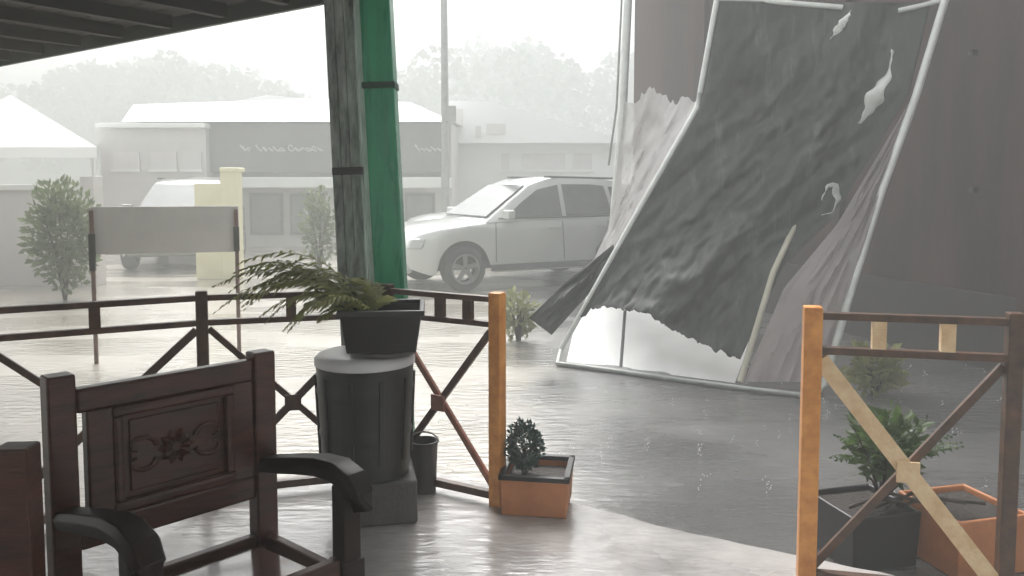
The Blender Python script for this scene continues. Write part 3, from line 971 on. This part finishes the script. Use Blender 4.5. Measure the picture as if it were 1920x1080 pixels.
for s in (2.2, 5.0, 7.4, 9.8):
    p = wa + wdv * s
    MB().frame_box(p + wnn * 0.03 + Vector((0, 0, 2.8)), wdv * 0.14, wnn * 0.05, Vector((0, 0, 2.6))).build('pilaster', 'mauve_wall', nb_, bevel=0.01)
def wall_hit(px, py):
    r = ray(px, py)
    o = Vector((0, 0, CAM_Z))
    t = (wa - o).dot(wnn) / r.dot(wnn)
    return o + r * t
for px, py in ((1830, 100), (1832, 356)):
    p = wall_hit(px, py)
    lm = MB().frame_box(p + wnn * 0.03, wdv * 0.02, wnn * 0.03, Vector((0, 0, 0.025))).build('wall_bracket', 'frame_dark', nb_, bevel=0.006)
    MB().tube([p + wnn * 0.065 + Vector((0, 0, z)) for z in (-0.022, -0.012, 0.012, 0.022)], 0.016, 10, [.5, 1, 1, .5]).build('glass_shade', 'trim', lm, smooth=True)
# closed shutter door in that wall
p = wa + wdv * 8.6
MB().frame_box(p + wnn * 0.01 + Vector((0, 0, 1.05)), wdv * 0.85, wnn * 0.03, Vector((0, 0, 1.15))).build('door', 'wall_base', nb_, bevel=0.01)

# =================================================================== CARS
def make_car(label, paint, name='parked_car'):
    root = thing(name, (0, 0, 0), label, 'car', 'cars parked in the rain')
    xs = sorted(set([-2.2, -2.17, -2.08, -1.95, -1.85] + [-1.75 + 0.06 * i for i in range(16)] + [-0.8, -0.5, -0.2, 0.1, 0.4, 0.7, 0.88]
                    + [0.9 + 0.06 * i for i in range(16)] + [1.88, 1.98, 2.08, 2.15, 2.19, 2.2]))
    def lerp_tab(tab, x):
        for (a, y0), (b, y1) in zip(tab, tab[1:]):
            if x <= b:
                return y0 + (y1 - y0) * (x - a) / (b - a)
        return tab[-1][1]
    zt = [(-2.2, 0.80), (-2.17, 0.98), (-2.08, 1.06), (-1.5, 1.07), (0.0, 1.04), (0.85, 1.02), (1.3, 0.985), (1.75, 0.93), (2.0, 0.86), (2.12, 0.76), (2.2, 0.60)]
    hw = [(-2.2, 0.74), (-2.1, 0.84), (-1.8, 0.89), (0, 0.905), (1.3, 0.90), (1.8, 0.86), (2.05, 0.76), (2.15, 0.66), (2.2, 0.58)]
    def zb(x):
        z = 0.26 if abs(x) < 1.9 else 0.26 + (abs(x) - 1.9) * 0.4
        for xc in (1.36, -1.32):
            dd = abs(x - xc)
            if dd < 0.41:
                z = max(z, 0.335 + math.sqrt(0.41 ** 2 - dd ** 2))
        return z
    m = MB()
    k = 13
    vs = []
    for x in xs:
        w, t, b = lerp_tab(hw, x), lerp_tab(zt, x), zb(x)
        t = max(t, b + 0.1)
        half = [(w * .97, b), (w * .99, b + (t - b) * .25), (w, b + (t - b) * .55), (w * .99, b + (t - b) * .8), (w * .955, b + (t - b) * .94), (w * .88, t), (0, t + 0.025)]
        sec = [(y, z) for y, z in half] + [(-y, z) for y, z in reversed(half[:-1])]
        vs += [(x, y, z) for y, z in sec]
    fs = []
    for i in range(len(xs) - 1):
        for j in range(k - 1):
            fs.append((i * k + j, i * k + j + 1, (i + 1) * k + j + 1, (i + 1) * k + j))
    fs.append(tuple(range(k)))
    fs.append(tuple(range((len(xs) - 1) * k, len(xs) * k)))
    m.add(vs, fs)
    m.build('body', paint, root, smooth=True)
    MB().box((0, 0, 0.52), (3.9, 1.45, 0.42)).build('underbody', 'trim', root)
    # greenhouse
    gx = [(-2.12, 1.04, 0.80), (-2.02, 1.30, 0.74), (-1.92, 1.56, 0.655), (-1.7, 1.62, 0.635), (-1.0, 1.67, 0.64), (-0.4, 1.675, 0.64), (-0.1, 1.645, 0.64), (0.16, 1.56, 0.65), (0.50, 1.34, 0.72), (0.98, 1.02, 0.82)]
    gm = MB()
    vs, fs = [], []
    for x, z, w in gx:
        top = [(w, z - .03), (w - .05, z), (0, z + .012), (-(w - .05), z), (-w, z - .03)]
        zl = 1.0
        sec = [(0.845, zl)] + top + [(-0.845, zl)]
        vs += [(x, y, zz) for y, zz in sec]
    kk = 7
    for i in range(len(gx) - 1):
        for j in range(kk - 1):
            fs.append((i * kk + j, i * kk + j + 1, (i + 1) * kk + j + 1, (i + 1) * kk + j))
    fs.append(tuple(range(kk)))
    fs.append(tuple(range((len(gx) - 1) * kk, len(gx) * kk)))
    gm.add(vs, fs)
    cab = gm.build('cabin', paint, root, smooth=True)
    def side_y(z):
        return 0.845 - 0.205 * (z - 1.0) / 0.64 + 0.006
    wins = ([(0.66, 1.075), (0.36, 1.29), (0.04, 1.485), (-0.34, 1.56), (-0.34, 1.075)],
            [(-0.42, 1.075), (-0.42, 1.568), (-0.95, 1.565), (-1.22, 1.54), (-1.30, 1.085)],
            [(-1.38, 1.09), (-1.31, 1.53), (-1.66, 1.50), (-1.86, 1.16)])
    for sg in (1, -1):
        for wpts in wins:
            MB().prism([Vector((x, sg * side_y(z), z)) for x, z in wpts], (0, sg * 0.008, 0)).build('side_window', 'glass', cab)
        # dark frame line round the glass, beltline trim
        MB().bar((0.80, sg * 0.858, 1.055), (-1.9, sg * 0.858, 1.065), 0.012, 0.02).build('belt_trim', 'trim', root)
        MB().bar((0.95, sg * 0.905, 0.33), (-0.9, sg * 0.905, 0.33), 0.02, 0.09).build('sill_trim', 'trim', root, bevel=0.004)
        for x in (-0.34, 0.86, -1.2):
            MB().bar((x, sg * 0.909, 0.42), (x + (0.03 if x < 0 else 0), sg * 0.895, 1.0), 0.004, 0.010, up=(1, 0, 0)).build('door_seam', 'trim', root)
        for x in (-0.15, -1.08):
            MB().box((x, sg * 0.912, 0.90), (0.20, 0.03, 0.03)).build('door_handle', paint, root, bevel=0.006)
        mr = MB()
        mr.frame_box((0.70, sg * 1.00, 1.12), (0.06, 0, 0), (0, 0.10, 0), (0, 0, 0.065))
        mr.bar((0.72, sg * 0.84, 1.07), (0.70, sg * 0.92, 1.10), 0.04, 0.04)
        mr.build('wing_mirror', paint, root, bevel=0.02)
        MB().bar((-0.15, sg * 0.60, 1.685), (-1.65, sg * 0.60, 1.66), 0.03, 0.035).build('roof_rail', 'trim', cab, bevel=0.008)
        MB().frame_box((2.02, sg * 0.63, 0.72), (0.10, sg * -0.05, 0), (-0.04, sg * -0.13, 0), (-0.03, 0, 0.075)).build('headlight', 'lamp_clear', root, bevel=0.03)
        MB().frame_box((-2.10, sg * 0.74, 0.92), (0.06, 0, 0), (0, 0.09, 0), (0, 0, 0.13)).build('tail_light', 'lamp_red', root, bevel=0.02)
        for xc in (1.36, -1.32):
            tyre = MB()
            prof = [(0.20, -0.10), (0.30, -0.11), (0.325, -0.095), (0.335, -0.05), (0.335, 0.05), (0.325, 0.095), (0.30, 0.11), (0.20, 0.10)]
            n = 28
            vs = [(xc + r * math.cos(2 * math.pi * i / n), sg * 0.80 + y, 0.335 + r * math.sin(2 * math.pi * i / n)) for r, y in prof for i in range(n)]
            fs = [(a * n + i, a * n + (i + 1) % n, (a + 1) * n + (i + 1) % n, (a + 1) * n + i) for a in range(len(prof) - 1) for i in range(n)]
            tyre.add(vs, fs)
            wo = tyre.build('wheel', 'tyre', root, smooth=True)
            rm = MB()
            for q in range(5):
                a = 2 * math.pi * q / 5 + .3
                u = Vector((math.cos(a), 0, math.sin(a)))
                rm.bar(Vector((xc, sg * 0.885, 0.335)) + u * 0.02, Vector((xc, sg * 0.875, 0.335)) + u * 0.205, 0.02, 0.07, up=(-u.z, 0, u.x))
            nn = 24
            vs = [(xc + r * math.cos(2 * math.pi * i / nn), sg * y, 0.335 + r * math.sin(2 * math.pi * i / nn)) for r, y in ((0.225, .79), (0.225, .905), (0.20, .905), (0.20, .80)) for i in range(nn)]
            rm.add(vs, [(a * nn + i, a * nn + (i + 1) % nn, (a + 1) * nn + (i + 1) % nn, (a + 1) * nn + i) for a in range(3) for i in range(nn)])
            rm.build('rim', 'rim', wo)
    # windscreen and rear glass, laid just proud of the cabin
    def quad_glass(nm, a, b, push):
        (x0, z0, w0), (x1, z1, w1) = a, b
        MB().prism([Vector((x0, w0, z0)), Vector((x0, -w0, z0)), Vector((x1, -w1, z1)), Vector((x1, w1, z1))], push).build(nm, 'glass', cab)
    quad_glass('windscreen', (0.93, 1.075, 0.73), (0.20, 1.545, 0.59), (0.012, 0, 0.018))
    quad_glass('rear_window', (-2.105, 1.12, 0.68), (-1.955, 1.50, 0.58), (-0.014, 0, 0.006))
    MB().box((2.17, 0, 0.56), (0.07, 0.80, 0.13)).build('grille', 'trim', root, bevel=0.015)
    MB().box((2.14, 0, 0.36), (0.12, 1.30, 0.16)).build('front_bumper', paint, root, bevel=0.04)
    MB().box((-2.16, 0, 0.42), (0.14, 1.55, 0.22)).build('rear_bumper', paint, root, bevel=0.04)
    return root

car = make_car('silver white sport utility car parked behind the wrecked canopy', 'car_silver')
fwd = Vector((-0.875, -0.485, 0)).normalized()
fc = gr(868, 546, GZ)
car.rotation_euler.z = math.atan2(fwd.y, fwd.x)
wheel_local = Vector((1.36 * fwd.x + 0.80 * -fwd.y, 1.36 * fwd.y + 0.80 * fwd.x, 0))
car.location = Vector((fc.x, fc.y, GZ)) - wheel_local

car2 = make_car('grey car seen dimly behind the blank grey sign board', 'car_grey')
p = gr(292, 505, GZ)
car2.location = (p.x, p.y + 1.6, GZ)
car2.rotation_euler.z = R(-78)

car3 = copy_tree(car)
car3['label'] = 'second pale car dimly seen behind the silver car'
p = gr(960, 496, GZ)
car3.location = (p.x, p.y + 0.9, GZ)
car3.rotation_euler.z = math.atan2(-0.3, -0.95)

# =================================================================== SIGN BOARD ON TWO POSTS
bl, br = gr(181, 682, GZ), gr(449, 668, GZ)
sb = thing('sign_board', ((bl + br) / 2).to_tuple(), 'blank grey board on two thin posts outside the railing', 'sign')
dv = (br - bl).normalized()
dl, d2 = bl.y, br.y
z1, z0 = at(181, 388, dl).z, at(181, 478, dl).z
c = (bl + br) / 2
bn = Vector((dv.y, -dv.x, 0))
MB().frame_box(Vector((c.x, c.y, (z0 + z1) / 2)) - bn * 0.03, dv * ((br - bl).length / 2 + 0.02), bn * 0.012, Vector((0, 0, (z1 - z0) / 2))).build('board', 'board', sb, bevel=0.004)
for p, za, zb_ in ((bl, at(181, 508, dl).z, at(181, 438, dl).z), (br, at(449, 470, d2).z, at(449, 425, d2).z)):
    MB().tube([p + Vector((0, 0, 0)), Vector((p.x, p.y, z1 - 0.03))], 0.018, 8).build('post', 'pole_rust', sb)
    MB().frame_box(Vector((p.x, p.y, (za + zb_) / 2)) + bn * 0.01, dv * 0.024, bn * 0.024, Vector((0, 0, (zb_ - za) / 2))).build('clamp', 'pole_dark', sb, bevel=0.004)

# =================================================================== BACKGROUND, LEFT TO RIGHT
def facing_box(px0, px1, py0, py1, d, depth, name, material, parent, bevel=0.0, proud=0.0):
    a, b = at(px0, py1, d), at(px1, py0, d)
    return MB().box(((a.x + b.x) / 2, d + depth / 2 - proud, (a.z + b.z) / 2), (abs(b.x - a.x), depth, abs(b.z - a.z))).build(name, material, parent, bevel=bevel)

# shop with charcoal sign panel, d = 20
D1 = 20.0
shop = thing('shop_building', (at(600, 460, D1).x, D1, GZ), 'pale shop building with long charcoal sign panel behind the posts', 'building')
yb = 345 + (CAM_Z - GZ) * FPX / D1
facing_box(388, 846, 228, yb, D1 + .05, 7.0, 'wall', 'pale_wall', shop)
sgn = facing_box(390, 842, 231, 324, D1, 0.30, 'sign_panel', 'sign_grey', shop, bevel=0.02, proud=0.26)
facing_box(386, 846, 333, 352, D1, 0.9, 'canopy_strip', 'white_wall', shop, bevel=0.02, proud=0.85)
# white script lettering on the panel (unreadable at this distance): loops along a line
_lr = random.Random(12)
for x0, x1, nl in ((450, 474, 2), (480, 534, 5), (540, 606, 6), (778, 828, 5)):
    for q in range(nl):
        cx = x0 + (x1 - x0) * (q + .5) / nl
        wq = (x1 - x0) / nl * 0.42
        tall = 11 if q == 0 else _lr.choice((5, 5, 6, 8))
        ph, turns = _lr.uniform(0, 6), _lr.uniform(0.6, 1.05)
        pts = [at(cx + wq * math.cos(ph + t * 6.28 * turns) + 2 * (t - .5), 283 - tall * .5 - tall * .5 * math.sin(ph * .5 + t * 6.28 * turns), D1 - 0.285) for t in [i / 16 for i in range(17)]]
        MB().tube(pts, 0.021, 6).build('script_letter', 'sign_letter', sgn)
for x0, x1 in ((470, 530), (545, 610), (650, 720), (760, 815)):
    w = facing_box(x0, x1, 362, 440, D1, 0.06, 'shop_window', 'opening', shop, proud=0.03)
    facing_box(x0 + 5, x1 - 5, 368, 434, D1, 0.02, 'pane', 'glass', w, proud=0.045)
rp = [at(228, 228, D1 - .5), at(250, 196, D1 + 2), at(440, 190, D1 + 2), at(500, 178, D1 + 2), at(560, 184, D1 + 2), at(770, 192, D1 + 2), at(850, 228, D1 - .5)]
MB().prism(rp, (0, 6.0, 0.25)).build('roof', 'white_roof', shop)

# paler building to its left
lb = thing('pale_annex', (at(290, 460, 19.5).x, 19.5, GZ), 'low pale grey building left of the charcoal sign', 'building')
yb2 = 345 + (CAM_Z - GZ) * FPX / 19.5
facing_box(186, 385, 236, yb2, 19.5, 6.0, 'wall', 'pale_wall', lb)
facing_box(182, 387, 231, 240, 19.4, 0.4, 'parapet', 'white_wall', lb, proud=0.12, bevel=0.02)
for x0, x1 in ((215, 262), (285, 332), (345, 378)):
    w = facing_box(x0, x1, 285, 318, 19.5, 0.08, 'window', 'grey_wall', lb, proud=0.05)
    facing_box(x0 - 3, x1 + 3, 318, 322, 19.5, 0.14, 'sill', 'white_wall', w, proud=0.12)

# white canopy roof at far left
ct = thing('white_marquee', (at(40, 460, 17).x, 17, GZ), 'white peaked marquee at the far left edge', 'marquee')
apex = at(20, 178, 18.5)
cn = [at(-190, 276, 17), at(182, 276, 17), at(170, 270, 20.5), at(-150, 270, 20.5)]
MB().add([apex] + cn, [(0, 1, 2), (0, 2, 3), (0, 3, 4), (0, 4, 1)]).build('roof', 'white_roof', ct, solid=0.02)
for a, b in ((0, 1), (1, 2), (3, 0)):
    MB().prism([cn[a], cn[b], cn[b] - Vector((0, 0, .22)), cn[a] - Vector((0, 0, .22))], (0, 0.015, 0)).build('valance', 'white_roof', ct)
for q in cn:
    MB().tube([Vector((q.x, q.y + 0.05, GZ)), Vector((q.x, q.y + 0.05, q.z - 0.02))], 0.04, 8).build('leg', 'steel', ct)

# white-roofed building on the right of the pole
D2 = 23.0
wbld = thing('white_roofed_building', (at(990, 440, D2).x, D2, GZ), 'white building with sloping roof behind the silver car', 'building')
yb3 = 345 + (CAM_Z - GZ) * FPX / D2
facing_box(846, 1190, 262, yb3, D2 + .3, 7, 'wall', 'white_wall', wbld)
rp = [at(838, 268, D2 - .3), at(838, 188, D2 - .3), at(910, 190, D2 - .3), at(1010, 214, D2 - .3), at(1092, 240, D2 - .3), at(1200, 268, D2 - .3)]
MB().prism(rp, (0, 7.5, 0)).build('roof_gable', 'white_roof', wbld)
for x0, x1, y0, y1 in ((892, 902, 236, 258), (912, 948, 232, 252), (853, 868, 205, 238)):
    facing_box(x0, x1, y0, y1, D2 - .3, 0.06, 'vent_panel', 'grey_wall', wbld, proud=0.04)
for x0, x1 in ((940, 955), (980, 1060), (1075, 1110)):
    w = facing_box(x0, x1, 288, 318, D2 + .3, 0.08, 'window', 'grey_wall', wbld, proud=0.05)
    facing_box(x0 - 3, x1 + 3, 318, 322, D2 + .3, 0.16, 'sill', 'white_wall', w, proud=0.13)

# street pole
lp = thing('street_pole', gr(836, 478, GZ).to_tuple(), 'tall grey street pole rising behind the silver car', 'pole')
q = gr(836, 478, GZ)
MB().tube([q, q + Vector((0, 0, 3)), q + Vector((-0.02, 0, 7.5))], 0.10, 12, [1.0, 0.85, 0.7]).build('shaft', 'steel_grey', lp, smooth=True)
MB().lathe(q, [(0.17, 0.0), (0.17, 0.28), (0.12, 0.34)], 16).build('foot', 'steel_grey', lp, smooth=True)
MB().box(q + Vector((0.14, -0.1, 3.1)), (0.22, 0.14, 0.34)).build('junction_box', 'steel_grey', lp, bevel=0.01)

# cream gate pillar with low wing wall
gp = thing('gate_pillar', gr(430, 524, GZ).to_tuple(), 'cream gate pillar behind the grey sign board', 'pillar')
dq = gr(430, 524, GZ).y
facing_box(417, 444, 322, 524, dq, 0.25, 'shaft', 'cream', gp, bevel=0.01)
facing_box(412, 449, 314, 323, dq, 0.31, 'cap', 'cream', gp, bevel=0.02, proud=0.03)
facing_box(366, 417, 344, 524, dq, 0.14, 'wing_wall', 'cream', gp, bevel=0.01, proud=-0.05)

# grey boundary wall with white coping at the left
bw = thing('boundary_wall', (at(40, 540, 12.3).x, 12.3, GZ), 'grey boundary wall with white coping at the left edge', 'wall')
yb4 = 345 + (CAM_Z - GZ) * FPX / 12.3
facing_box(-260, 168, 357, yb4, 12.3, 0.22, 'wall', 'grey_wall', bw)
facing_box(-264, 172, 346, 357, 12.3, 0.32, 'coping', 'white_wall', bw, bevel=0.01, proud=0.05)
facing_box(160, 178, 330, yb4, 12.3, 0.30, 'end_pier', 'grey_wall', bw, bevel=0.01, proud=0.06)

# hazy shrubs
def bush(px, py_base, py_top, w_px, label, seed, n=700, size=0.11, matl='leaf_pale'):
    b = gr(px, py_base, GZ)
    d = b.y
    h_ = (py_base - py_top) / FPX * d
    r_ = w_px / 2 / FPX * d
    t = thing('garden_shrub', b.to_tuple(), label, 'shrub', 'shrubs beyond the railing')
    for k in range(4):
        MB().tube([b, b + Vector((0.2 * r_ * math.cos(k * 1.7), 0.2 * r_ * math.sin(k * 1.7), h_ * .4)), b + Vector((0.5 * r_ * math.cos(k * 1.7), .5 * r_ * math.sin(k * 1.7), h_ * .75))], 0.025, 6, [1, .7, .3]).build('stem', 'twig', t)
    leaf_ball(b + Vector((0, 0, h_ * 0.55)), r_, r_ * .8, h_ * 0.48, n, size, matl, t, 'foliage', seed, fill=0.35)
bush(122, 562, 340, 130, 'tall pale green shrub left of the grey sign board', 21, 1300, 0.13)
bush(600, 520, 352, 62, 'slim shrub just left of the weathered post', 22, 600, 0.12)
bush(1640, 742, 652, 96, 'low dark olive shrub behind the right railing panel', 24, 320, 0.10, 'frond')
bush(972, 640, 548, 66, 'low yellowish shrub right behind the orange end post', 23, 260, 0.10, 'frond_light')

# =================================================================== RAIN SPLASHES
rs = random.Random(31)
sp = MB()
for k in range(480):
    px, py = rs.uniform(-60, 1960), 560 + 520 * rs.random() ** 1.3
    c = gr(px, py, GZ + 0.006)
    if c.y < 4.15 - 0.2 * abs(c.x) and c.y < 4.2:
        c = gr(px, py, 0.003)
        if c.y < 2.75:
            continue
    if c.y < 3.9:
        continue
    r0 = rs.uniform(0.008, 0.022)
    for q in range(rs.randint(4, 7)):
        a = rs.uniform(0, 6.28)
        rr = r0 * rs.uniform(0.3, 1.3)
        hgt = rs.uniform(0.004, 0.055)
        e = rs.uniform(0.0012, 0.003)
        o = c + Vector((math.cos(a) * rr, math.sin(a) * rr, hgt))
        sp.add([o + Vector((e, 0, 0)), o + Vector((-e, e, 0)), o + Vector((-e, -e, 0)), o + Vector((0, 0, 1.6 * e)), o - Vector((0, 0, 1.6 * e))],
               [(0, 1, 3), (1, 2, 3), (2, 0, 3), (1, 0, 4), (2, 1, 4), (0, 2, 4)])
tag(sp.build('rain_splashes', 'droplet'), 'white rain splashes leaping off the flooded ground', kind='stuff')

# =================================================================== RAIN HAZE
hz = MB().box((0, 36, 7.2), (286, 196, 16.8)).build('haze', 'hill')
tag(hz, 'grey driving rain mist', kind='stuff')
hm = bpy.data.materials.new('rain_haze')
hm.use_nodes = True
hn = hm.node_tree.nodes
hn.clear()
ho = hn.new('ShaderNodeOutputMaterial')
hv = hn.new('ShaderNodeVolumePrincipled')
hv.inputs['Color'].default_value = (0.66, 0.68, 0.67, 1)
hv.inputs['Density'].default_value = HAZE
hv.inputs['Anisotropy'].default_value = 0.0
hm.node_tree.links.new(hv.outputs['Volume'], ho.inputs['Volume'])
hz.data.materials.clear()
hz.data.materials.append(hm)
